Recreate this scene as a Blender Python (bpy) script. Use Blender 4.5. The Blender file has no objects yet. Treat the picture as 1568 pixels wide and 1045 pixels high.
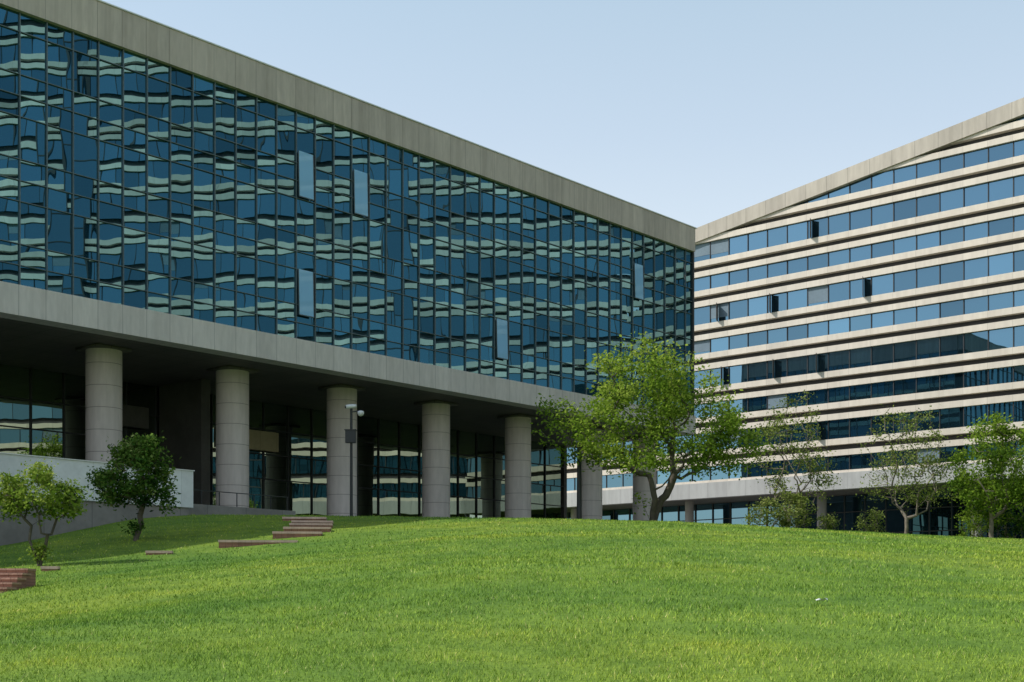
import bpy, math, random
import numpy as np
from mathutils import Vector, Matrix
rnd=random.Random(7); rng=np.random.default_rng(5)
F=2057.0; HY=935.0; EYE=1.6
scene=bpy.context.scene
def coll(o): scene.collection.objects.link(o); return o
# ------------------------------------------------------------ materials
def newmat(name):
    m=bpy.data.materials.new(name); m.use_nodes=True
    nt=m.node_tree; nt.nodes.clear()
    out=nt.nodes.new('ShaderNodeOutputMaterial')
    return m,nt,out
def ramp(nt,fac,stops):
    r=nt.nodes.new('ShaderNodeValToRGB'); e=r.color_ramp.elements
    while len(e)<len(stops): e.new(0.5)
    for i,(p,c) in enumerate(stops):
        e[i].position=p; e[i].color=(c[0],c[1],c[2],1)
    nt.links.new(fac,r.inputs[0]); return r.outputs[0]
def noise(nt,scale,detail=4,vec=None,rough=0.55):
    n=nt.nodes.new('ShaderNodeTexNoise'); n.inputs['Scale'].default_value=scale
    n.inputs['Detail'].default_value=detail; n.inputs['Roughness'].default_value=rough
    if vec is not None: nt.links.new(vec,n.inputs['Vector'])
    return n
def objvec(nt,scale=(1,1,1)):
    tc=nt.nodes.new('ShaderNodeTexCoord'); mp=nt.nodes.new('ShaderNodeMapping')
    mp.inputs['Scale'].default_value=scale
    nt.links.new(tc.outputs['Object'],mp.inputs['Vector']); return mp.outputs[0]
def mul(nt,a,b,fac=1.0):
    m=nt.nodes.new('ShaderNodeMix'); m.data_type='RGBA'; m.blend_type='MULTIPLY'
    m.inputs[0].default_value=fac; nt.links.new(a,m.inputs[6]); nt.links.new(b,m.inputs[7]); return m.outputs[2]
def math_(nt,op,a,b=None):
    m=nt.nodes.new('ShaderNodeMath'); m.operation=op
    for i,v in enumerate((a,b)):
        if v is None: continue
        if isinstance(v,(int,float)): m.inputs[i].default_value=v
        else: nt.links.new(v,m.inputs[i])
    return m.outputs[0]
def surf(name,c,rough=.7,var=.25,scale=.6,joint=None,bump=.3,streak=0,metallic=0,jdark=.55,spec=.4):
    m,nt,out=newmat(name)
    p=nt.nodes.new('ShaderNodeBsdfPrincipled'); p.inputs['Roughness'].default_value=rough
    p.inputs['Metallic'].default_value=metallic; p.inputs['Specular IOR Level'].default_value=spec
    v=objvec(nt,(1,1,.25) if streak else (1,1,1))
    n1=noise(nt,scale,3,v); n2=noise(nt,scale*9,2,v)
    lo=[x*(1-var) for x in c]; hi=[min(1,x*(1+var)) for x in c]
    col=ramp(nt,n1.outputs[0],[(.3,lo),(.7,hi)])
    c2=ramp(nt,n2.outputs[0],[(.3,(.88,.88,.88)),(.7,(1.0,1.0,1.0))])
    col=mul(nt,col,c2)
    if streak:
        sv=objvec(nt,(2.2,2.2,.06)); n3=noise(nt,1.0,3,sv,.6)
        col=mul(nt,col,ramp(nt,n3.outputs[0],[(.35,(1-streak,1-streak*1.04,1-streak*1.1)),(.55,(1,1,1))]))
    if joint:
        tc=nt.nodes.new('ShaderNodeTexCoord'); sep=nt.nodes.new('ShaderNodeSeparateXYZ')
        nt.links.new(tc.outputs['Object'],sep.inputs[0])
        for ax,sp,w in joint:
            a=math_(nt,'DIVIDE',sep.outputs[ax],sp)
            fl=math_(nt,'FLOOR',a)
            wn=nt.nodes.new('ShaderNodeTexWhiteNoise'); wn.noise_dimensions='1D'
            nt.links.new(fl,wn.inputs['W'])
            pv=ramp(nt,wn.outputs[0],[(0,(.88,.88,.885)),(1,(1,1,1))])
            col=mul(nt,col,pv)
            fr=math_(nt,'FRACT',a)
            lt=math_(nt,'LESS_THAN',fr,w/sp)
            jc=ramp(nt,lt,[(0,(1,1,1)),(1,(jdark,jdark,jdark))])
            col=mul(nt,col,jc)
    nt.links.new(col,p.inputs['Base Color'])
    if bump:
        b=nt.nodes.new('ShaderNodeBump'); b.inputs['Strength'].default_value=bump; b.inputs['Distance'].default_value=.02
        nt.links.new(n2.outputs[0],b.inputs['Height']); nt.links.new(b.outputs[0],p.inputs['Normal'])
    nt.links.new(p.outputs[0],out.inputs[0]); return m
def glass(name,tint,body,base_fac=.55,wave=.012,wscale=1.0,rough=.0,lo=.72,hi=1.15):
    m,nt,out=newmat(name)
    g=nt.nodes.new('ShaderNodeBsdfGlossy'); g.inputs['Roughness'].default_value=rough
    d=nt.nodes.new('ShaderNodeBsdfDiffuse')
    at=nt.nodes.new('ShaderNodeAttribute'); at.attribute_name='pane'
    tc=nt.nodes.new('ShaderNodeTexCoord')
    off=nt.nodes.new('ShaderNodeVectorMath'); off.operation='MULTIPLY_ADD'
    nt.links.new(at.outputs['Color'],off.inputs[0]); off.inputs[1].default_value=(17,23,31)
    nt.links.new(tc.outputs['Object'],off.inputs[2])
    mp=nt.nodes.new('ShaderNodeMapping'); mp.inputs['Scale'].default_value=(1.0,1.0,.5)
    nt.links.new(off.outputs[0],mp.inputs[0])
    n=noise(nt,wscale,.6,mp.outputs[0],.4)
    b=nt.nodes.new('ShaderNodeBump'); b.inputs['Strength'].default_value=1; b.inputs['Distance'].default_value=wave
    nt.links.new(n.outputs[0],b.inputs['Height']); nt.links.new(b.outputs[0],g.inputs['Normal'])
    t=ramp(nt,at.outputs['Fac'],[(0,[x*lo for x in tint]),(1,[min(1,x*hi) for x in tint])])
    nt.links.new(t,g.inputs['Color'])
    bb=ramp(nt,at.outputs['Fac'],[(0,[x*.5 for x in body]),(.8,body),(1,[min(1,x*1.8) for x in body])])
    nt.links.new(bb,d.inputs['Color'])
    lw=nt.nodes.new('ShaderNodeLayerWeight'); lw.inputs['Blend'].default_value=.35
    f=math_(nt,'MULTIPLY_ADD',lw.outputs['Fresnel'],1-base_fac); 
    f.node.inputs[2].default_value=base_fac
    mx=nt.nodes.new('ShaderNodeMixShader'); nt.links.new(f,mx.inputs[0])
    nt.links.new(d.outputs[0],mx.inputs[1]); nt.links.new(g.outputs[0],mx.inputs[2])
    nt.links.new(mx.outputs[0],out.inputs[0]); return m
M={}
M['conc']=surf('concrete_fascia',(.60,.52,.45),.8,.10,.5,[(0,1.52,.03)],.3,.14)
M['conc_low']=surf('concrete_lower_fascia',(.72,.66,.62),.75,.05,.5,[(0,1.52,.035)],.2,.08,jdark=.6)
M['rfascia']=surf('far_base_fascia',(.40,.41,.41),.7,.06,.3,[(0,2.4,.05)],.1,.08,jdark=.7)
M['col']=surf('column_concrete',(.62,.55,.51),.7,.06,.4,None,.3,.10)
M['colj']=surf('column_joint',(.24,.21,.19),.9,.05)
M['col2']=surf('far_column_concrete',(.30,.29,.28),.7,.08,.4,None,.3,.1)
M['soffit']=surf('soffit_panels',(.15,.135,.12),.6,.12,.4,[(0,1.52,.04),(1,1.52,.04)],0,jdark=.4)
M['mull']=surf('aluminium_mullion',(.13,.17,.19),.5,.08,.6,metallic=.2,bump=0)
M['dark']=surf('dark_metal',(.035,.037,.04),.5,.1,bump=0)
M['openw']=surf('open_window_bronze',(.085,.075,.065),.5,.1,bump=0)
M['white']=surf('white_metal',(.75,.75,.74),.4,.04,bump=0)
M['band']=surf('stone_band_panels',(.66,.60,.52),.6,.05,.15,[(0,2.4,.05)],.1,.06,jdark=.78)
M['band_dark']=surf('shadow_gap',(.045,.045,.05),.7,.1,bump=0)
M['rconc']=surf('roof_parapet_concrete',(.48,.44,.38),.8,.12,.3,[(0,2.4,.06)],.3,.1,jdark=.6)
M['wallp']=surf('parapet_panels',(.80,.81,.83),.5,.04,.3,[(0,2.4,.02)],.1,jdark=.75)
M['plinth']=surf('plinth_stone',(.26,.24,.23),.8,.15,.5,[(0,2.4,.03)],.3)
M['pave']=surf('plaza_paving',(.33,.32,.30),.8,.1,.5,[(0,1.2,.02),(1,1.2,.02)],.2,jdark=.7)
M['brick']=surf('brick_step_top',(.66,.46,.38),.85,.15,1.5,[(0,.24,.012)],.4,jdark=.75)
M['roof']=surf('roof_membrane',(.3,.3,.3),.9,.1)
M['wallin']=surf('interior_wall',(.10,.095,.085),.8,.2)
M['warm']=surf('painted_warm_reflection',(.46,.38,.22),.6,.12,.5,[(0,1.52,.03)],0)  # yellow-brown colour paints a warm reflection onto the lobby glazing
M['glassL']=glass('curtain_glass',(.22,.43,.49),(.005,.030,.042),.60,.0095,.6,lo=.55,hi=1.2)
M['vent']=glass('vent_glass_painted_sky',(.3,.45,.6),(.36,.66,.95),.03,.001,.5)  # light blue body colour paints the sky's reflection into the panes
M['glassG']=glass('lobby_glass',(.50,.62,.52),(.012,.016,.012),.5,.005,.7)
M['glassR']=glass('ribbon_window_glass',(.19,.36,.50),(.010,.03,.045),.55,.006,.5,lo=.5,hi=1.3)
M['blind']=surf('window_blind',(.14,.20,.25),.7,.1,.5,bump=0)
# ------------------------------------------------------------ mesh builder
class MB:
    def __init__(s): s.v=[];s.f=[];s.m=[];s.mats=[];s.pane=[]
    def mi(s,mat):
        if mat not in s.mats: s.mats.append(mat)
        return s.mats.index(mat)
    def poly(s,pts,mat,pane=None):
        b=len(s.v); s.v+= [tuple(p) for p in pts]; s.f.append(tuple(range(b,b+len(pts)))); s.m.append(s.mi(mat))
        s.pane+=[pane if pane else (.5,.5,.5)]*len(pts)
    def box(s,x0,x1,y0,y1,z0,z1,mat,rot=None,cen=None):
        P=[(x0,y0,z0),(x1,y0,z0),(x1,y1,z0),(x0,y1,z0),(x0,y0,z1),(x1,y0,z1),(x1,y1,z1),(x0,y1,z1)]
        if rot is not None:
            c=Vector(cen); P=[tuple(rot@(Vector(p)-c)+c) for p in P]
        b=len(s.v); s.v+=P; s.pane+=[(.5,.5,.5)]*8
        for q in ((0,3,2,1),(4,5,6,7),(0,1,5,4),(1,2,6,5),(2,3,7,6),(3,0,4,7)):
            s.f.append(tuple(b+i for i in q)); s.m.append(s.mi(mat))
    def tube(s,pts,rads,mat,n=10,cap=True):
        b=len(s.v); k=len(pts)
        for i,p in enumerate(pts):
            p=Vector(p); d=(Vector(pts[min(i+1,k-1)])-Vector(pts[max(i-1,0)]))
            if d.length<1e-6: d=Vector((0,0,1))
            d.normalize(); a=d.orthogonal().normalized() if abs(d.z)<.99 else Vector((1,0,0)); c=d.cross(a)
            for j in range(n):
                t=2*math.pi*j/n; s.v.append(tuple(p+(a*math.cos(t)+c*math.sin(t))*rads[i])); s.pane.append((.5,.5,.5))
        mi=s.mi(mat)
        for i in range(k-1):
            for j in range(n):
                s.f.append((b+i*n+j,b+i*n+(j+1)%n,b+(i+1)*n+(j+1)%n,b+(i+1)*n+j)); s.m.append(mi)
        if cap:
            s.f.append(tuple(b+j for j in range(n))[::-1]); s.m.append(mi)
            s.f.append(tuple(b+(k-1)*n+j for j in range(n))); s.m.append(mi)
    def obj(s,name,parent=None,smooth=False,attr=False):
        me=bpy.data.meshes.new(name); me.from_pydata(s.v,[],s.f)
        for m in s.mats: me.materials.append(m)
        me.polygons.foreach_set('material_index',s.m)
        if smooth: me.polygons.foreach_set('use_smooth',[True]*len(s.f))
        if attr:
            a=me.attributes.new('pane','FLOAT_COLOR','POINT')
            a.data.foreach_set('color',np.array([(*p,1) for p in s.pane],dtype=np.float32).ravel())
        me.update(); o=coll(bpy.data.objects.new(name,me))
        if parent: o.parent=parent
        return o
def empty(name,loc=(0,0,0),rz=0):
    e=bpy.data.objects.new(name,None); e.location=loc; e.rotation_euler=(0,0,rz); return coll(e)
# ------------------------------------------------------------ terrain
def W(px,py,d): return ((px-784)/F*d, d, (HY-py)/F*d)
cp=[W(784,1045,10.5),W(0,1045,10.5),W(1568,1045,10.5),(0,0,-1.6),(-12,0,-1.6),(12,0,-1.6),(-15,-15,-1.7),(15,-15,-1.7),
 W(784,870,25),W(784,826,40),W(784,804,55),W(784,788,71),
 W(1568,884,25),W(1568,843,50),W(1568,830,70),W(1568,823,94),W(1200,806,80),W(1200,812,60),
 W(0,902,35),W(0,948,22),W(60,868,45),W(207,826,54),W(0,838,58.5),W(240,790,64.4),W(340,843,50),W(470,806,60),W(400,785,67),W(540,786,69.5),
 (0,86,6.5),(12,93,6.5),(37,112,6.6),(-14,84,6.6),(-40,45,.6),(-60,20,-1),(50,40,.9)]
cp=np.array(cp); S=40.
def U(r2): return np.where(r2>1e-12, r2*np.log(r2+1e-12),0)
A=cp[:,:2]/S; n=len(cp)
K=U(((A[:,None]-A[None])**2).sum(-1))+np.eye(n)*.01
Pm=np.c_[np.ones(n),A]; Lm=np.block([[K,Pm],[Pm.T,np.zeros((3,3))]])
wt=np.linalg.solve(Lm,np.r_[cp[:,2],0,0,0])
def H(x,y):
    x=np.asarray(x,float);y=np.asarray(y,float); sh=x.shape; q=np.c_[x.ravel(),y.ravel()]
    qc=np.clip(q,[-90,-40],[110,150])/S
    r=np.zeros(len(q))
    for i0 in range(0,len(q),50000):
        qq=qc[i0:i0+50000]
        r[i0:i0+50000]=U(((qq[:,None]-A[None])**2).sum(-1))@wt[:n]+wt[n]+qq@wt[n+1:]
    k=.3; r=np.clip(r,-8,25)
    r=-k*np.log(np.exp(-r/k)+np.exp(-5.03/k))
    r=k*np.log(np.exp(r/k)+np.exp(-1.9/k))
    xx,yy=q[:,0],q[:,1]
    r=r+.045*np.sin(xx*.35+1.3)*np.sin(yy*.33)+.018*np.sin(xx*1.3+yy*.7)*np.sin(yy*.9-xx*.4)
    return (r+EYE).reshape(sh)
def h(x,y): return float(H(np.array([x]),np.array([y]))[0])
xs=np.unique(np.r_[-3000,-1500,-800,-400,-250,np.arange(-160,-50,8.),np.arange(-50,60,.6),np.arange(60,170,8.),250,400,800,1500,3000])
ys=np.unique(np.r_[-3000,-1000,-400,-150,np.arange(-80,-4,6.),np.arange(-4,110,.6),np.arange(110,240,8.),400,800,1500,3000])
X,Y=np.meshgrid(xs,ys); Z=H(X,Y)
nx,ny=len(xs),len(ys)
vv=np.c_[X.ravel(),Y.ravel(),Z.ravel()]
ii=(np.arange(ny-1)[:,None]*nx+np.arange(nx-1)[None]).ravel()
ff=np.c_[ii,ii+1,ii+nx+1,ii+nx]
def fastmesh(name,v,f,mat,attrs=None,smooth=False):
    me=bpy.data.meshes.new(name); k=f.shape[1]
    me.vertices.add(len(v)); me.vertices.foreach_set('co',np.ascontiguousarray(v,dtype=np.float32).ravel())
    me.loops.add(f.size); me.loops.foreach_set('vertex_index',np.ascontiguousarray(f,dtype=np.int32).ravel())
    me.polygons.add(len(f)); me.polygons.foreach_set('loop_start',np.arange(0,f.size,k,dtype=np.int32))
    if smooth: me.polygons.foreach_set('use_smooth',np.ones(len(f),dtype=bool))
    me.materials.append(mat)
    if attrs is not None:
        a=me.attributes.new('tone','FLOAT','POINT'); a.data.foreach_set('value',np.ascontiguousarray(attrs,dtype=np.float32))
    me.update(calc_edges=True); me.validate()
    return coll(bpy.data.objects.new(name,me))
def patchcol(nt,col):
    v=objvec(nt)
    a=noise(nt,.11,2,v); col=mul(nt,col,ramp(nt,a.outputs[0],[(.32,(.66,.79,.84)),(.5,(1,1,1)),(.68,(1.30,1.12,1.0))]))
    a=noise(nt,.8,3,v,.6); col=mul(nt,col,ramp(nt,a.outputs[0],[(.32,(.70,.78,.80)),(.55,(1,1,1)),(.72,(1.18,1.08,1.0))]))
    return col
def lawnmat():
    m,nt,out=newmat('lawn_soil_and_grass')
    p=nt.nodes.new('ShaderNodeBsdfPrincipled'); p.inputs['Roughness'].default_value=.9; p.inputs['Specular IOR Level'].default_value=.1
    v=objvec(nt)
    b=noise(nt,14,3,v,.7)
    c=ramp(nt,b.outputs[0],[(.3,(.09,.155,.025)),(.7,(.175,.275,.04))])
    nt.links.new(patchcol(nt,c),p.inputs['Base Color'])
    bm=nt.nodes.new('ShaderNodeBump'); bm.inputs['Distance'].default_value=.04; bm.inputs['Strength'].default_value=.6
    nt.links.new(b.outputs[0],bm.inputs['Height']); nt.links.new(bm.outputs[0],p.inputs['Normal'])
    nt.links.new(p.outputs[0],out.inputs[0]); return m
def leafmat(name,stops,trans=.4,patch=None):
    m,nt,out=newmat(name)
    at=nt.nodes.new('ShaderNodeAttribute'); at.attribute_name='tone'
    col=ramp(nt,at.outputs['Fac'],stops)
    if patch: col=patchcol(nt,col)
    d=nt.nodes.new('ShaderNodeBsdfDiffuse'); nt.links.new(col,d.inputs[0]); last=d.outputs[0]
    if trans>0:
        t=nt.nodes.new('ShaderNodeBsdfTranslucent'); nt.links.new(col,t.inputs[0])
        mx=nt.nodes.new('ShaderNodeMixShader'); mx.inputs[0].default_value=trans
        nt.links.new(d.outputs[0],mx.inputs[1]); nt.links.new(t.outputs[0],mx.inputs[2]); last=mx.outputs[0]
    nt.links.new(last,out.inputs[0]); return m
ground=fastmesh('ground',vv,ff,lawnmat(),smooth=True)
def blades(d0,d1,dens,hgt,wid):
    area=.5*.9*(d1**2-d0**2); k=int(area*dens)
    d=np.sqrt(rng.uniform(d0**2,d1**2,k)); t=rng.uniform(-.45,.45,k)
    x=t*d; y=d
    cl=np.sin(x*2.1+np.sin(y*1.3)*2)*np.sin(y*2.6+np.sin(x*1.7)*2)
    keep=rng.random(k)<(.75+.25*cl); x=x[keep];y=y[keep];cl=cl[keep]
    loc=-(x*.7496-y*.6618); keep=(loc<55.2)|((x*.6618+y*.7496)>39.5)&(loc<60); x=x[keep];y=y[keep];cl=cl[keep]; k=len(x)
    z=H(x,y)-.005
    a=rng.uniform(0,2*np.pi,k); w=wid*rng.uniform(.6,1.4,k); hh=hgt*rng.uniform(.5,1.45,k)*(1+.2*cl)
    le=rng.uniform(.2,1.0,k)*hh; la=rng.uniform(0,2*np.pi,k)
    c,s=np.cos(a)*w/2,np.sin(a)*w/2
    v=np.empty((k,3,3)); v[:,0]=np.c_[x-c,y-s,z]; v[:,1]=np.c_[x+c,y+s,z]; v[:,2]=np.c_[x+np.cos(la)*le,y+np.sin(la)*le,z+hh]
    tone=np.repeat(np.clip(rng.normal(.5,.22,k)+.07*cl,0,1),3)
    return v.reshape(-1,3),tone
bl=[blades(8,14,1200,.036,.008),blades(14,24,520,.042,.012),blades(24,42,160,.05,.02),blades(42,96,40,.06,.035)]
gv=np.concatenate([b[0] for b in bl]); gt=np.concatenate([b[1] for b in bl])
gm=leafmat('grass_blades',[(0,(.11,.19,.028)),(.5,(.225,.35,.048)),(.85,(.34,.44,.08)),(1,(.48,.47,.20))],0,True)
fastmesh('lawn_grass',gv,np.arange(len(gv)).reshape(-1,3),gm,gt)
# ------------------------------------------------------------ left building
AL=math.atan2(.7496,.6618)
LBE=empty('glass_office_building',(0,0,EYE),AL)
T0,T1=-32.0,97.2; FY=65.0; mod=1.5217
t_start=42.8-mod*49
b=MB()
b.box(T0,T1,FY-.25,FY+.9,30.9,32.9,M['conc'])
b.box(T0,T1-.003,FY-.30,FY+.9,15.17,16.75,M['conc_low'])
b.box(T1-.9,T1+.15,FY+.9,FY+30,30.903,32.903,M['conc'])
b.box(T1-.9,T1+.15,FY+.9,FY+30,15.173,16.753,M['conc_low'])
b.box(T0,T1-.9,FY+.9,FY+30,31.6,31.9,M['roof'])
b.box(T0,T1+.1,FY+30,FY+30.4,5,32.9,M['conc'])
b.box(T0-.4,T0,FY-.2,FY+30.4,5,32.9,M['conc'])
b.box(T0,T1+.2,FY-.31,FY+.1,32.91,32.98,M['white'])
b.obj('concrete_fascias',LBE)
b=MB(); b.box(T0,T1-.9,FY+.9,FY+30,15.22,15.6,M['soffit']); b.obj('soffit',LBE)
rows=[1.0]+[2.2,1.1,1.083]*3; zt=30.9; zz=[zt]
for r in rows: zt-=r; zz.append(zt)
zz[-1]=16.75
b=MB(); g=MB()
ts=[]; t=t_start
while t<T0: t+=mod
while t<T1-.3: ts.append(t); t+=mod
ts=[T0]+ts+[T1-.05]
def lpx(t,y):
    X=t*.6618-y*.7496; Yy=t*.7496+y*.6618; return 784+F*X/Yy, Yy
vents=[(465,270),(546,297),(465,450),(760,520),(985,432)]
vent_set={}
for px,py in vents:
    bi=min(range(len(ts)-1),key=lambda i:abs(lpx((ts[i]+ts[i+1])/2,FY)[0]-px))
    d=lpx((ts[bi]+ts[bi+1])/2,FY)[1]; zc=(HY-py)/F*d
    vent_set[bi]=vent_set.get(bi,[])+[zc]
for i in range(len(ts)-1):
    a,c=ts[i],ts[i+1]
    for j in range(len(zz)-1):
        z1,z0=zz[j],zz[j+1]
        big=rng.random()<.10
        tx=rng.normal(0,.010 if big else .0035); tz=rng.normal(0,.008 if big else .003); w=(c-a)/2; hh=(z1-z0)/2
        def yy(sx,sz): return FY+.05+sx*w*tx+sz*hh*tz
        v=rng.random(); v=v*.7+.25 if v>.08 else .02
        g.poly([(a,yy(-1,-1),z0),(c,yy(1,-1),z0),(c,yy(1,1),z1),(a,yy(-1,1),z1)],M['glassL'],(v,v+rng.random()*.3,rng.random()))
for i in range(20):
    a=FY+.9+i*1.45
    for j in range(len(zz)-1):
        g.poly([(T1-.02,a,zz[j+1]),(T1-.02,a+1.45,zz[j+1]),(T1-.02,a+1.45,zz[j]),(T1-.02,a,zz[j])],M['glassL'],(rng.random(),rng.random(),rng.random()))
g.obj('curtain_wall_glass',LBE,attr=True)
for t in ts: b.box(t-.025,t+.025,FY-.06,FY+.04,16.75,30.9,M['mull'])
for z in zz[1:-1]: b.box(T0,T1,FY-.045,FY+.04,z-.02,z+.02,M['mull'])
for i in range(21): b.box(T1-.01,T1+.05,FY+.9+i*1.45-.03,FY+.9+i*1.45+.03,16.76,30.89,M['mull'])
b.box(T1-.12,T1+.08,FY-.1,FY+.1,16.755,30.895,M['dark'])
b.obj('curtain_wall_mullions',LBE)
b=MB()
for bi,zs in vent_set.items():
    for zc in zs:
        a,c=ts[bi]+.10,ts[bi+1]-.30
        z0,z1=zc-1.4,zc+1.4
        R=Matrix.Rotation(math.radians(-1.5),3,'X')
        cen=((a+c)/2,FY-.10,z1)
        b.box(a,c,FY-.14,FY-.10,z0,z1,M['vent'],R,cen)
        b.box(a-.03,a,FY-.15,FY-.08,z0-.03,z1,M['mull'],R,cen); b.box(c,c+.03,FY-.15,FY-.08,z0-.03,z1,M['mull'],R,cen)
        b.box(a-.03,c+.03,FY-.15,FY-.08,z0-.06,z0-.002,M['mull'],R,cen)
        b.box(c+.035,c+.26,FY-.01,FY+.03,z0,z1,M['dark'])
b.obj('open_vent_windows',LBE,attr=True)
colT=[42.8+9.13*k for k in range(-6,6)]+[96.2]
b=MB()
for t in colT:
    z=4.0; top=15.2
    while z<top-.05:
        z2=min(z+1.28,top)
        b.tube([(t,69.4,z+.015),(t,69.4,z2-.015)],[1.03,1.03],M['col'],40,False)
        b.tube([(t,69.4,z2-.02),(t,69.4,z2+.02)],[1.015,1.015],M['colj'],40,False)
        z=z2
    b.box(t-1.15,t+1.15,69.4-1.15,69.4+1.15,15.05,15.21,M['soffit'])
b.obj('columns',LBE,smooth=True)
b=MB(); g=MB(); GY=78.5
x=T0
zr=[5.0,6.3,9.6,11.4,13.2,15.2]
while x<T1-2:
    x2=min(x+2.28,T1-1)
    for j in range(5):
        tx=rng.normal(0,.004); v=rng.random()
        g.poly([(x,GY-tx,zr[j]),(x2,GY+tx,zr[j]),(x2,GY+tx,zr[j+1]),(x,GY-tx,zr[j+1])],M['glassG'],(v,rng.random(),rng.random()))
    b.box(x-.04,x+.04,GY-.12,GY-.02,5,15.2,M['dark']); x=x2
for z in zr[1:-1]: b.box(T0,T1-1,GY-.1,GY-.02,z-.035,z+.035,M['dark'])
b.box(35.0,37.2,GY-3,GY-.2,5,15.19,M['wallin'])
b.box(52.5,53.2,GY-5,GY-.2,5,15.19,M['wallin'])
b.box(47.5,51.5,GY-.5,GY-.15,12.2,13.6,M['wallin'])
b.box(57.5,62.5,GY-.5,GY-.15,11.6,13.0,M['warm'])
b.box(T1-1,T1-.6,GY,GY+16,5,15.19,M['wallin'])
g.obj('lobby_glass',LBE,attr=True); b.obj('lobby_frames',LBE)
# ------------------------------------------------------------ terrace + parapet wall
TW=empty('parapet_wall',(0,0,EYE),AL)
b=MB()
b.box(T0,39.1,55.4,55.7,5.04,6.83,M['wallp'])
b.box(T0,39.15,55.35,55.75,6.832,6.88,M['white'])
b.box(T0,38.9,55.5,55.8,-2,5.037,M['plinth'])
b.box(38.8,39.098,55.7,60.5,5.04,6.828,M['wallp'])
b.box(T0,38.8,55.8,100,4.0,5.07,M['pave'])
b.box(39.3,46.5,56.6,56.9,4.6,5.35,M['plinth'])
for i in range(7): b.box(39.4+i*1.1,39.44+i*1.1,56.7,56.74,5.35,6.05,M['dark'])
b.box(39.3,46.1,56.69,56.75,6.05,6.09,M['dark'])
b.obj('wall_panels',TW)
PZ=empty('plaza_paving',(0,0,EYE),AL)
b=MB(); b.box(38.85,150,61.5,102,4.3,5.09,M['pave']); b.obj('paving',PZ)
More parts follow.
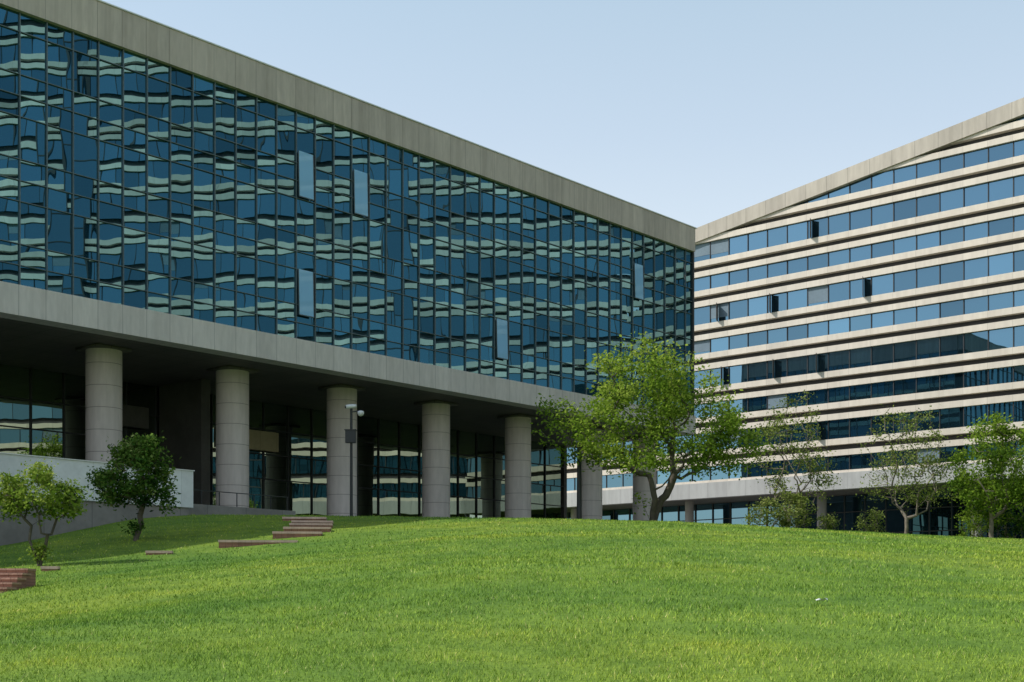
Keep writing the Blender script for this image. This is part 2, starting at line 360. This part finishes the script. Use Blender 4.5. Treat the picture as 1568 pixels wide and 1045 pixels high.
# ------------------------------------------------------------ right building
RB=empty('banded_office_building',(0,0,0),0)
U1=13.72
Z=lambda u:u/U1
def mkstrips(pat):
    out=[]; u0=435-96.5*3
    while u0<1250:
        for w_,k_ in pat:
            if u0+w_>193: out.append((Z(max(u0,193)),Z(u0+w_),k_))
            u0+=w_
    return out
stF=mkstrips([(27,'g'),(8.5,'w'),(7.5,'d'),(8.5,'w'),(21,'g'),(8,'w'),(7.5,'d'),(8.5,'w')])
stW=mkstrips([(31,'g'),(8,'w'),(6,'d'),(8.5,'w'),(26,'g'),(8,'w'),(9,'d')])
def facade(ex,rz,s0,s1,roof,par,opens,sfx,strips,added_towers=(),blinds=.03):
    e=empty('facade_'+sfx,(ex[0],ex[1],EYE),rz); e.parent=RB
    b=MB(); g=MB()
    smin=lambda z:(s0 if roof(s0)-par>=z else min(s1,s0+(z-(roof(s0)-par))/(roof(s0+1)-roof(s0))))
    b2=MB()
    for z0,z1,k in strips:
        a0,a1=smin(z0),smin(z1)
        if a0>=s1: continue
        yf={'g':.0,'w':-.30,'d':.35}[k]
        if k=='g':
            x=math.floor(a0/2.4)*2.4
            while x<s1:
                xa=max(x,a0); xb=min(x+2.4,s1)
                if xb>xa+.01:
                    def top(xx): return min(z1,roof(xx)-par)
                    tx=rng.normal(0,.007); tz=rng.normal(0,.007)
                    pts=[(xa,-tx,z0),(xb,tx,z0),(xb,tx+tz,max(top(xb),z0)),(xa,-tx+tz,max(top(xa),z0+.001))]
                    g.poly(pts,M['glassR'],(rng.random(),rng.random(),rng.random()))
                    if xa==x and top(xa)>z0+.3: b2.box(x-.035,x+.035,-.10,-.01,z0,top(x),M['dark'])
                    if rng.random()<blinds and top(xa)>=z1:
                        q=rng.uniform(.3,.9); g.poly([(xa+.06,-.035,z1-(z1-z0)*q),(xb-.06,-.035,z1-(z1-z0)*q),(xb-.06,-.035,z1-.02),(xa+.06,-.035,z1-.02)],M['blind'])
                x+=2.4
        else:
            mat=M['band'] if k=='w' else M['band_dark']
            A=[(a0,z0),(s1,z0),(s1,z1),(a1,z1)]
            b.poly([(p,yf,q) for p,q in A],mat)
            if k=='w':
                b.poly([(a0,yf,z0),(a0,.4,z0),(s1,.4,z0),(s1,yf,z0)],mat)
                b.poly([(a1,yf,z1),(s1,yf,z1),(s1,.4,z1),(a1,.4,z1)],mat)
                b.poly([(s1,yf,z0),(s1,.4,z0),(s1,.4,z1),(s1,yf,z1)],mat)
    for ta,tb in added_towers:  # made-up dark glazing, added to put dark strips into the mirrored bands
        z=12.4
        while z<roof(ta)-par-.2:
            z2=min(z+3.5,roof(ta)-par)
            g.poly([(ta,-.6,z),(tb,-.6,z),(tb,-.6,z2),(ta,-.6,z2)],M['glassR'],(.2+rng.random()*.4,rng.random(),rng.random()))
            b2.box(ta-.05,tb+.05,-.68,-.59,z-.06,z+.06,M['dark']); z=z2
        for xx in (ta,tb): b2.box(xx-.06,xx+.06,-.7,.1,12.4,roof(ta)-par,M['dark'])
    rs,re=roof(s0),roof(s1)
    y0,y1=-.5,.6
    Q=[(s0,rs-par),(s1,re-par),(s1,re),(s0,rs)]
    b3=MB()
    b3.poly([(p,y0,q) for p,q in Q],M['rconc']); b3.poly([(p,y1,q) for p,q in Q][::-1],M['rconc'])
    b3.poly([(s0,y0,rs),(s1,y0,re),(s1,y1,re),(s0,y1,rs)],M['rconc'])
    b3.poly([(s0,y0,rs-par),(s0,y1,rs-par),(s1,y1,re-par),(s1,y0,re-par)],M['rconc'])
    b3.poly([(s0,y1,rs-.6),(s1,y1,re-.6),(s1,24,re-.6),(s0,24,rs-.6)],M['roof'])
    b3.poly([(s0,24,0),(s0,24,rs-.6),(s1,24,re-.6),(s1,24,0)],M['rconc'])
    b3.poly([(s1,.6,12.4),(s1,24,12.4),(s1,24,re-.6),(s1,.6,re-.6)],M['rconc'])
    b3.box(s0,s1,-.6,.3,12.4,Z(193),M['rfascia'])
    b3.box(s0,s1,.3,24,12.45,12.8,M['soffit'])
    b3.obj('roof_parapet_and_fascia',e); b.obj('stone_spandrel_bands',e); b2.obj('window_mullions',e)
    x=s0; zr=[5.0,8.2,10.6,12.45]
    gb=MB()
    while x<s1:
        for j in range(3): g.poly([(x,7,zr[j]),(x+2.4,7,zr[j]),(x+2.4,7,zr[j+1]),(x,7,zr[j+1])],M['glassR'],(rng.random()*.6,rng.random(),rng.random()))
        gb.box(x-.05,x+.05,6.85,6.98,5,12.45,M['dark']); x+=2.4
    for z in zr[1:]: gb.box(s0,s1,6.87,6.97,z-.05,z+.05,M['dark'])
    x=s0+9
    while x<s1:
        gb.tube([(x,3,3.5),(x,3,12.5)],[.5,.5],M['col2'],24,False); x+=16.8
    gb.obj('ground_floor_frames',e)
    ob=MB()
    for s,zc,hh in opens:
        R=Matrix.Rotation(math.radians(-68),3,'Z'); cen=(s,-.1,zc)
        ob.box(s,s+.9,-.13,-.09,zc-hh,zc+hh,M['openw'],R,cen)
    if opens: ob.obj('open_windows',e)
    g.obj('ribbon_glass',e,attr=True)
CX,CY=20.13,150.0
roofR=lambda s:42.3+.147*s
def rpos(px):
    k=(px-784)/F; return (k*CY-CX)/(.7496+k*.6618)
opens=[]
for px,py in ((1243,362),(1100,481),(1181,473),(1323,457),(1107,578),(1186,573),(1252,568),(1254,660)):
    s=rpos(px); d=CY-.6618*s
    zc=(HY-py)/F*d; gs=[(a,c) for a,c,k in stF if k=='g' and c-a>1.6]
    a,c=min(gs,key=lambda q:abs((q[0]+q[1])/2-zc)); opens.append((s,(a+c)/2,(c-a)/2*.98))
facade((CX,CY),math.atan2(-.6618,.7496),-45,46.4,roofR,1.55,opens,'front',stF)
wx,wy=CX+.7496*46.4,CY-.6618*46.4
facade((wx,wy),math.atan2(-.992,.124),0.0,115,lambda s:roofR(46.4)+.32*s,1.55,[],'unseen_wing',stW,[(26,28.4),(63,66)],.08)  # unseen wing, invented and shaped for its mirror image in the curtain wall
# ------------------------------------------------------------ trees
bark=surf('bark',(.10,.085,.065),.9,.3,3,None,.6)
bark2=surf('bark_light',(.19,.165,.13),.9,.25,3,None,.5)
def make_tree(name,base,lobes,nat,tr,fork,nleaf,lsize,mat,seed,spread=.35,tip=.012,bk=None,step=.55,stems=1,pathw=.3,tonebias=0.0,lean=.38):
    r=np.random.default_rng(seed); bk=bk or bark
    pos=[np.array([0,0,-.3])]; par=[-1]; L=[0.]
    nseg=4
    starts=[]
    for s in range(stems):
        cur=0; a=2*math.pi*(s+r.random()*.5)/stems; ln=(.0 if stems==1 else lean)
        for i in range(nseg):
            z=fork*(i+1)/nseg
            p=np.array([math.cos(a)*ln*z+r.normal(0,.03)*fork/2,math.sin(a)*ln*z+r.normal(0,.03)*fork/2,z])
            pos.append(p); par.append(cur); L.append(L[cur]+np.linalg.norm(p-pos[cur])); cur=len(pos)-1
        starts.append(cur)
    lob=np.array([l[:6] for l in lobes],float); wts=np.array([l[6] for l in lobes],float); wts/=wts.sum()
    idx=r.choice(len(lobes),nat,p=wts)
    d=r.normal(size=(nat,3)); d/=np.linalg.norm(d,axis=1)[:,None]; rad=r.uniform(.25,1,nat)**.45
    att=lob[idx,:3]+d*rad[:,None]*lob[idx,3:6]*r.uniform(.8,1.12,(nat,1))
    order=np.argsort(np.linalg.norm(att-np.array([0,0,fork]),axis=1))
    arr=np.zeros((20000,3)); arr[:len(pos)]=np.array(pos); pl=np.zeros(20000); pl[:len(pos)]=L; cnt=len(pos)
    ok=np.zeros(20000,bool); ok[starts]=True
    for i in range(1,cnt): 
        if arr[i,2]>fork*.7: ok[i]=True
    for ai in order:
        a=att[ai]; dd=np.linalg.norm(arr[:cnt]-a,axis=1)
        cost=dd+pathw*pl[:cnt]+np.where(arr[:cnt,2]>a[2]+.2,dd*.5,0)+np.where(ok[:cnt],0,99)
        j=int(np.argmin(cost)); p0=arr[j].copy(); dist=dd[j]; k=max(1,int(dist/step))
        perp=r.normal(size=3)*dist*.06; perp[2]-=dist*.07
        pr=j
        for q in range(1,k+1):
            f=q/k; p=p0*(1-f)+a*f+perp*math.sin(math.pi*f)+(r.normal(size=3)*.05*step if q<k else 0)
            if cnt>=19999: break
            arr[cnt]=p; par.append(pr); pl[cnt]=pl[pr]+np.linalg.norm(p-arr[pr]); ok[cnt]=True; pr=cnt; cnt+=1
    arr=arr[:cnt]; par=np.array(par)
    nt_=np.zeros(cnt)
    ch=np.zeros(cnt,int)
    for i in range(1,cnt): ch[par[i]]+=1
    nt_[ch==0]=1
    for i in range(cnt-1,0,-1): nt_[par[i]]+=nt_[i]
    e=math.log(max(2,nt_[0]))/math.log(tr/tip); R=tip*nt_**(1/e)
    V=[];Fc=[]
    for i in range(1,cnt):
        p0,p1=arr[par[i]],arr[i]; r0,r1=R[par[i]],R[i]
        if ch[par[i]]>1: r0=min(r0,r1*1.35)
        if par[i]==0: r0=r1*1.25
        nsd=9 if r1>.08 else 4
        dv=Vector(p1-p0); 
        if dv.length<1e-4: continue
        dv.normalize(); a=dv.orthogonal().normalized(); c=dv.cross(a); bb=len(V)
        for (pp,rr) in ((p0,r0),(p1+np.array(dv)*r1*.3,r1)):
            for k in range(nsd):
                t=2*math.pi*k/nsd; V.append(tuple(Vector(pp)+(a*math.cos(t)+c*math.sin(t))*rr))
        for k in range(nsd): Fc.append((bb+k,bb+(k+1)%nsd,bb+nsd+(k+1)%nsd,bb+nsd+k))
    em=empty(name,base)
    me=bpy.data.meshes.new('trunk_and_branches'); me.from_pydata(V,[],Fc); me.materials.append(bk)
    me.polygons.foreach_set('use_smooth',[True]*len(Fc)); me.update()
    o=coll(bpy.data.objects.new('trunk_and_branches',me)); o.parent=em
    thin=np.where(nt_<=3)[0]; thin=thin[arr[thin,2]>fork*.6]
    ctone=r.normal(0,.17,cnt)
    cw=r.gamma(1.6,1,len(thin)); cw/=cw.sum()
    pick=r.choice(thin,nleaf,p=cw)
    c=arr[pick]+r.normal(size=(nleaf,3))*spread*np.array([1,1,.75])
    s=lsize*r.uniform(.6,1.35,nleaf)
    nrm=r.normal(size=(nleaf,3)); nrm[:,2]=np.abs(nrm[:,2])+.35; nrm/=np.linalg.norm(nrm,axis=1)[:,None]
    t1=np.cross(nrm,r.normal(size=(nleaf,3))); t1/=np.linalg.norm(t1,axis=1)[:,None]; t2=np.cross(nrm,t1)
    v=np.empty((nleaf,4,3)); s=s[:,None]
    v[:,0]=c-t1*s*.5; v[:,1]=c+t2*s*.3+nrm*s*.08; v[:,2]=c+t1*s*.5; v[:,3]=c-t2*s*.3+nrm*s*.08
    zmin,zmax=c[:,2].min(),c[:,2].max()
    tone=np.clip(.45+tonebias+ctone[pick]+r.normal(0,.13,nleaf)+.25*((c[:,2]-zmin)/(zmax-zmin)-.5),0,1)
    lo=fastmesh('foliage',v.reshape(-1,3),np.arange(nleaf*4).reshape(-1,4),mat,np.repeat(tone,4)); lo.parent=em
    return em
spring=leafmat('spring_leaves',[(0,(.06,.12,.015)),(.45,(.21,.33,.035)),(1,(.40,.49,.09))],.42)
dkleaf=leafmat('shrub_leaves',[(0,(.015,.045,.01)),(.4,(.05,.12,.02)),(.8,(.16,.25,.05)),(1,(.36,.40,.14))],.25)
olive=leafmat('olive_leaves',[(0,(.06,.10,.02)),(.5,(.21,.27,.06)),(1,(.38,.42,.14))],.35)
def at(px,d):
    x=(px-784)/F*d; return (x,d,h(x,d))
d=78.; m=d/F
bx,by,bz=at(997,d)
def lobe(px,py,rx,ry,dy=0,w=1,ryy=None):
    return ((px-997)*m, dy, (HY-py)*m+EYE-bz, rx*m, (ryy or rx)*m, ry*m, w)
make_tree('broadleaf_tree',(bx,by,bz),[lobe(985,590,82,66,0,2.4),lobe(1060,645,88,72,1,2.6),lobe(935,650,70,62,-.5,1.6),lobe(868,655,45,60,1,.6),
   lobe(1120,685,44,42,0,.9),lobe(1000,700,95,40,-1,1.6),lobe(955,545,40,30,0,.5)],340,.30,1.5,21500,.21,spring,11,.37,.014,bark,.5,3,.28,.03)
def tr2(px,d,top,halfw,bot,nat,nleaf,seed,mat,ls,name,tr=.13,spread=.3,tb=0):
    m=d/F; x,y,z=at(px,d); zt=(HY-top)*m+EYE-z; zb=(HY-bot)*m+EYE-z; cz=(zt+zb)/2
    make_tree(name,(x,y,z),[(0,0,cz,halfw*m,halfw*m,(zt-zb)/2,2),(halfw*.25*m,0,cz-(zt-zb)*.2,halfw*.9*m,halfw*.8*m,(zt-zb)*.28,1.2)],nat,tr,1.3,nleaf,ls,mat,seed,spread,.018,bark2,.5,1,.2,tb)
tr2(1208,88,602,60,790,180,4000,3,olive,.17,'young_tree')
tr2(1388,92,616,66,790,190,4800,4,olive,.17,'young_tree')
tr2(1518,88,630,66,805,170,10500,8,spring,.21,'broadleaf_tree',.15,.34,-.16)
tr2(1595,92,640,55,790,110,4500,9,spring,.21,'broadleaf_tree',.15,.32,-.15)
def shrub(px,d,wpx,hpx,seed,mat,name='shrub',nl=2200,ls=.15):
    m=d/F; x,y,z=at(px,d)
    make_tree(name,(x,y,z-.1),[(0,0,hpx*m*.5,wpx*m*.5,wpx*m*.5,hpx*m*.5,1)],70,.06,.25,nl,ls,mat,seed,.18,.01,bark2,.35,3,.2)
shrub(1175,84,60,55,31,olive,nl=1700); shrub(1215,85,55,60,32,olive); shrub(1268,88,30,34,33,olive,nl=700)
shrub(1335,90,45,44,34,olive,nl=1100); shrub(1492,90,50,60,36,spring,nl=1800); shrub(1545,90,60,45,39,dkleaf) 
d=45.; m=d/F; x,y,z=at(60,d)
make_tree('ornamental_tree',(x,y,z),[(-.1,0,2.45,1.25,1.2,.95,2),(.75,0,2.2,.75,.8,.6,.8),(-.9,.1,2.2,.7,.8,.6,.8),(0,0,1.0,.5,.5,.6,.25)],130,.09,.5,6000,.13,
   leafmat('ornamental_leaves',[(0,(.04,.09,.01)),(.45,(.18,.28,.035)),(1,(.42,.48,.11))],.35),21,.17,.008,bark,.3,4,.2,.05)
d=54.; m=d/F; x,y,z=at(207,d)
make_tree('ornamental_tree',(x,y,z),[(0,0,2.7,1.5,1.4,1.2,2),(.15,0,3.5,.95,.9,.75,1.1),(-.7,0,2.0,.95,.9,.7,.9),(.7,.1,1.9,.85,.9,.7,.9)],170,.11,.6,9500,.15,dkleaf,22,.18,.008,bark,.3,4,.2,.07)
# ------------------------------------------------------------ brick steps
M['brick2']=surf('brick_riser',(.34,.17,.12),.85,.2,2,[(0,.24,.012),(2,.08,.01)],.4,jdark=.5)
M['brick3']=surf('brick_tread_dark',(.46,.28,.21),.85,.2,2,[(0,.24,.012)],.4,jdark=.6)
def steps(name,lst,rz,top='brick',nose=.09):
    x0,y0=lst[0][0],lst[0][1]; e=empty(name,(x0,y0,0),rz)
    ca,sa=math.cos(-rz),math.sin(-rz); b=MB()
    for (x,y,w,dp,rise) in lst:
        lx=(x-x0)*ca-(y-y0)*sa; ly=(x-x0)*sa+(y-y0)*ca
        z=h(x,y)+rise
        b.box(lx-w/2,lx+w/2,ly,ly+dp,z-.6,z,M['brick2']); b.box(lx-w/2-.02,lx+w/2+.02,ly-.03,ly+dp,z+.001,z+nose,M[top])
    b.obj('treads_and_risers',e)
def sp(px,d,w,dp,rise): return ((px-784)/F*d,d,w,dp,rise)
steps('brick_steps',[sp(395,50.5,2.9,1.2,.10),sp(455,53.0,1.9,1.0,.14),sp(470,55.4,1.9,1.0,.16),sp(476,57.8,1.8,1.0,.17),sp(478,60.2,1.8,1.0,.18),sp(466,62.8,2.0,1.0,.12)],math.radians(6))
lst=[]
for i in range(6):
    dd_=32.0+i*.5; xr=(2+i*8-784)/F*dd_; wv=2.6; x_=xr-wv/2
    lst.append((x_,dd_,wv,.6,(h(xr,32.0)-.03+.135*i)-h(x_,dd_)))
steps('brick_steps',lst,0,'brick3',.05)
steps('brick_edging',[sp(76,42,.5,.25,.06),sp(243,48.3,.9,.3,.05)],math.radians(5))
# ------------------------------------------------------------ poles, cameras
def pole(name,px,d,ptop,r,box=None):
    x,y,z=at(px,d); zt=(HY-ptop)/F*d+EYE-z; e=empty(name,(x,y,z)); b=MB()
    b.tube([(0,0,-.2),(0,0,.12)],[r*2,r*2],M['dark'],20); b.tube([(0,0,.12),(0,0,zt)],[r,r*.8],M['dark'],16)
    b.tube([(-.05,0,zt-.2),(.55,-.1,zt-.15)],[.035,.03],M['dark'],8)
    b.obj('post',e)
    c=MB()
    def cam(cx,cz,dx):
        c.tube([(cx-dx*.28,0,cz+.03),(cx,-.06,cz),(cx+dx*.3,-.16,cz-.05)],[.10,.12,.12],M['white'],14)
        c.tube([(cx+dx*.3,-.16,cz-.05),(cx+dx*.34,-.175,cz-.055)],[.09,.07],M['dark'],12)
    cam(0.0,zt+.12,-1)
    c.tube([(.55,-.1,zt-.14),(.55,-.1,zt-.18),(.55,-.1,zt-.3),(.55,-.1,zt-.4),(.55,-.1,zt-.46)],[.10,.18,.19,.14,.04],M['white'],18)
    c.obj('cameras',e,smooth=True)
    if box:
        zb=(HY-box)/F*d+EYE-z; q=MB(); q.box(-.32,.26,-.3,.12,zb-.4,zb+.3,M['dark']); q.box(-.36,.30,-.34,.16,zb+.301,zb+.35,M['dark'])
        q.obj('control_box',e)
pole('security_camera_pole',538,77,626,.09,668)
pole('security_camera_pole',887,80,680,.16)
x,y,z=at(1258,16.3)
for q in np.arange(10,40,.1):
    xx=(1258-784)/F*q; 
    if HY-(h(xx,q)-EYE)/q*F<928: x,y,z=xx,q,h(xx,q); break
b=MB(); V=[]
for i in range(4):
    for j in range(4): V.append((x+(i-1.5)*.05+rnd.uniform(-.01,.01),y+(j-1.5)*.04,z+.06+rnd.uniform(0,.04)))
for i in range(3):
    for j in range(3): b.poly([V[i*4+j],V[i*4+4+j],V[i*4+5+j],V[i*4+1+j]],M['white'])
b.obj('paper_scrap')
# ------------------------------------------------------------ light, sky, camera
el=math.radians(44); sd=Vector((-.995*math.cos(el),-.0995*math.cos(el),math.sin(el)))
sl=bpy.data.lights.new('sun','SUN'); sl.energy=4.3; sl.angle=math.radians(.5); sl.color=(1,.95,.875)
so=coll(bpy.data.objects.new('sun',sl)); so.rotation_euler=sd.to_track_quat('Z','Y').to_euler(); so.location=(0,0,80)
w=bpy.data.worlds.new('World'); scene.world=w; w.use_nodes=True; nt=w.node_tree
sk=nt.nodes.new('ShaderNodeTexSky'); sk.sky_type='NISHITA'; sk.sun_disc=False; sk.sun_elevation=el; sk.sun_rotation=math.atan2(sd.x,sd.y)
sk.air_density=1.0; sk.dust_density=1.5; sk.ozone_density=1.2; sk.altitude=50
bg=nt.nodes['Background']; nt.links.new(sk.outputs[0],bg.inputs[0]); bg.inputs[1].default_value=.10
tc=nt.nodes.new('ShaderNodeTexCoord'); sep=nt.nodes.new('ShaderNodeSeparateXYZ'); nt.links.new(tc.outputs['Generated'],sep.inputs[0])
hz=ramp(nt,sep.outputs[2],[(0,(.66,.62,.53)),(.2,(.58,.585,.53)),(.33,(.42,.47,.48)),(.42,(.35,.43,.45)),(1,(.08,.14,.20))])
bg2=nt.nodes.new('ShaderNodeBackground'); nt.links.new(hz,bg2.inputs[0]); bg2.inputs[1].default_value=1.0
ad=nt.nodes.new('ShaderNodeAddShader'); nt.links.new(bg.outputs[0],ad.inputs[0]); nt.links.new(bg2.outputs[0],ad.inputs[1])
nt.links.new(ad.outputs[0],nt.nodes['World Output'].inputs[0])
cd=bpy.data.cameras.new('camera'); cd.lens=36*F/1568; cd.sensor_width=36; cd.shift_y=(HY-522.5)/1568; cd.clip_end=8000; cd.clip_start=.1
co=coll(bpy.data.objects.new('camera',cd)); co.location=(0,0,EYE); co.rotation_euler=(math.pi/2,0,0); scene.camera=co
scene.view_settings.view_transform='Standard'; scene.view_settings.look='None'; scene.view_settings.exposure=0
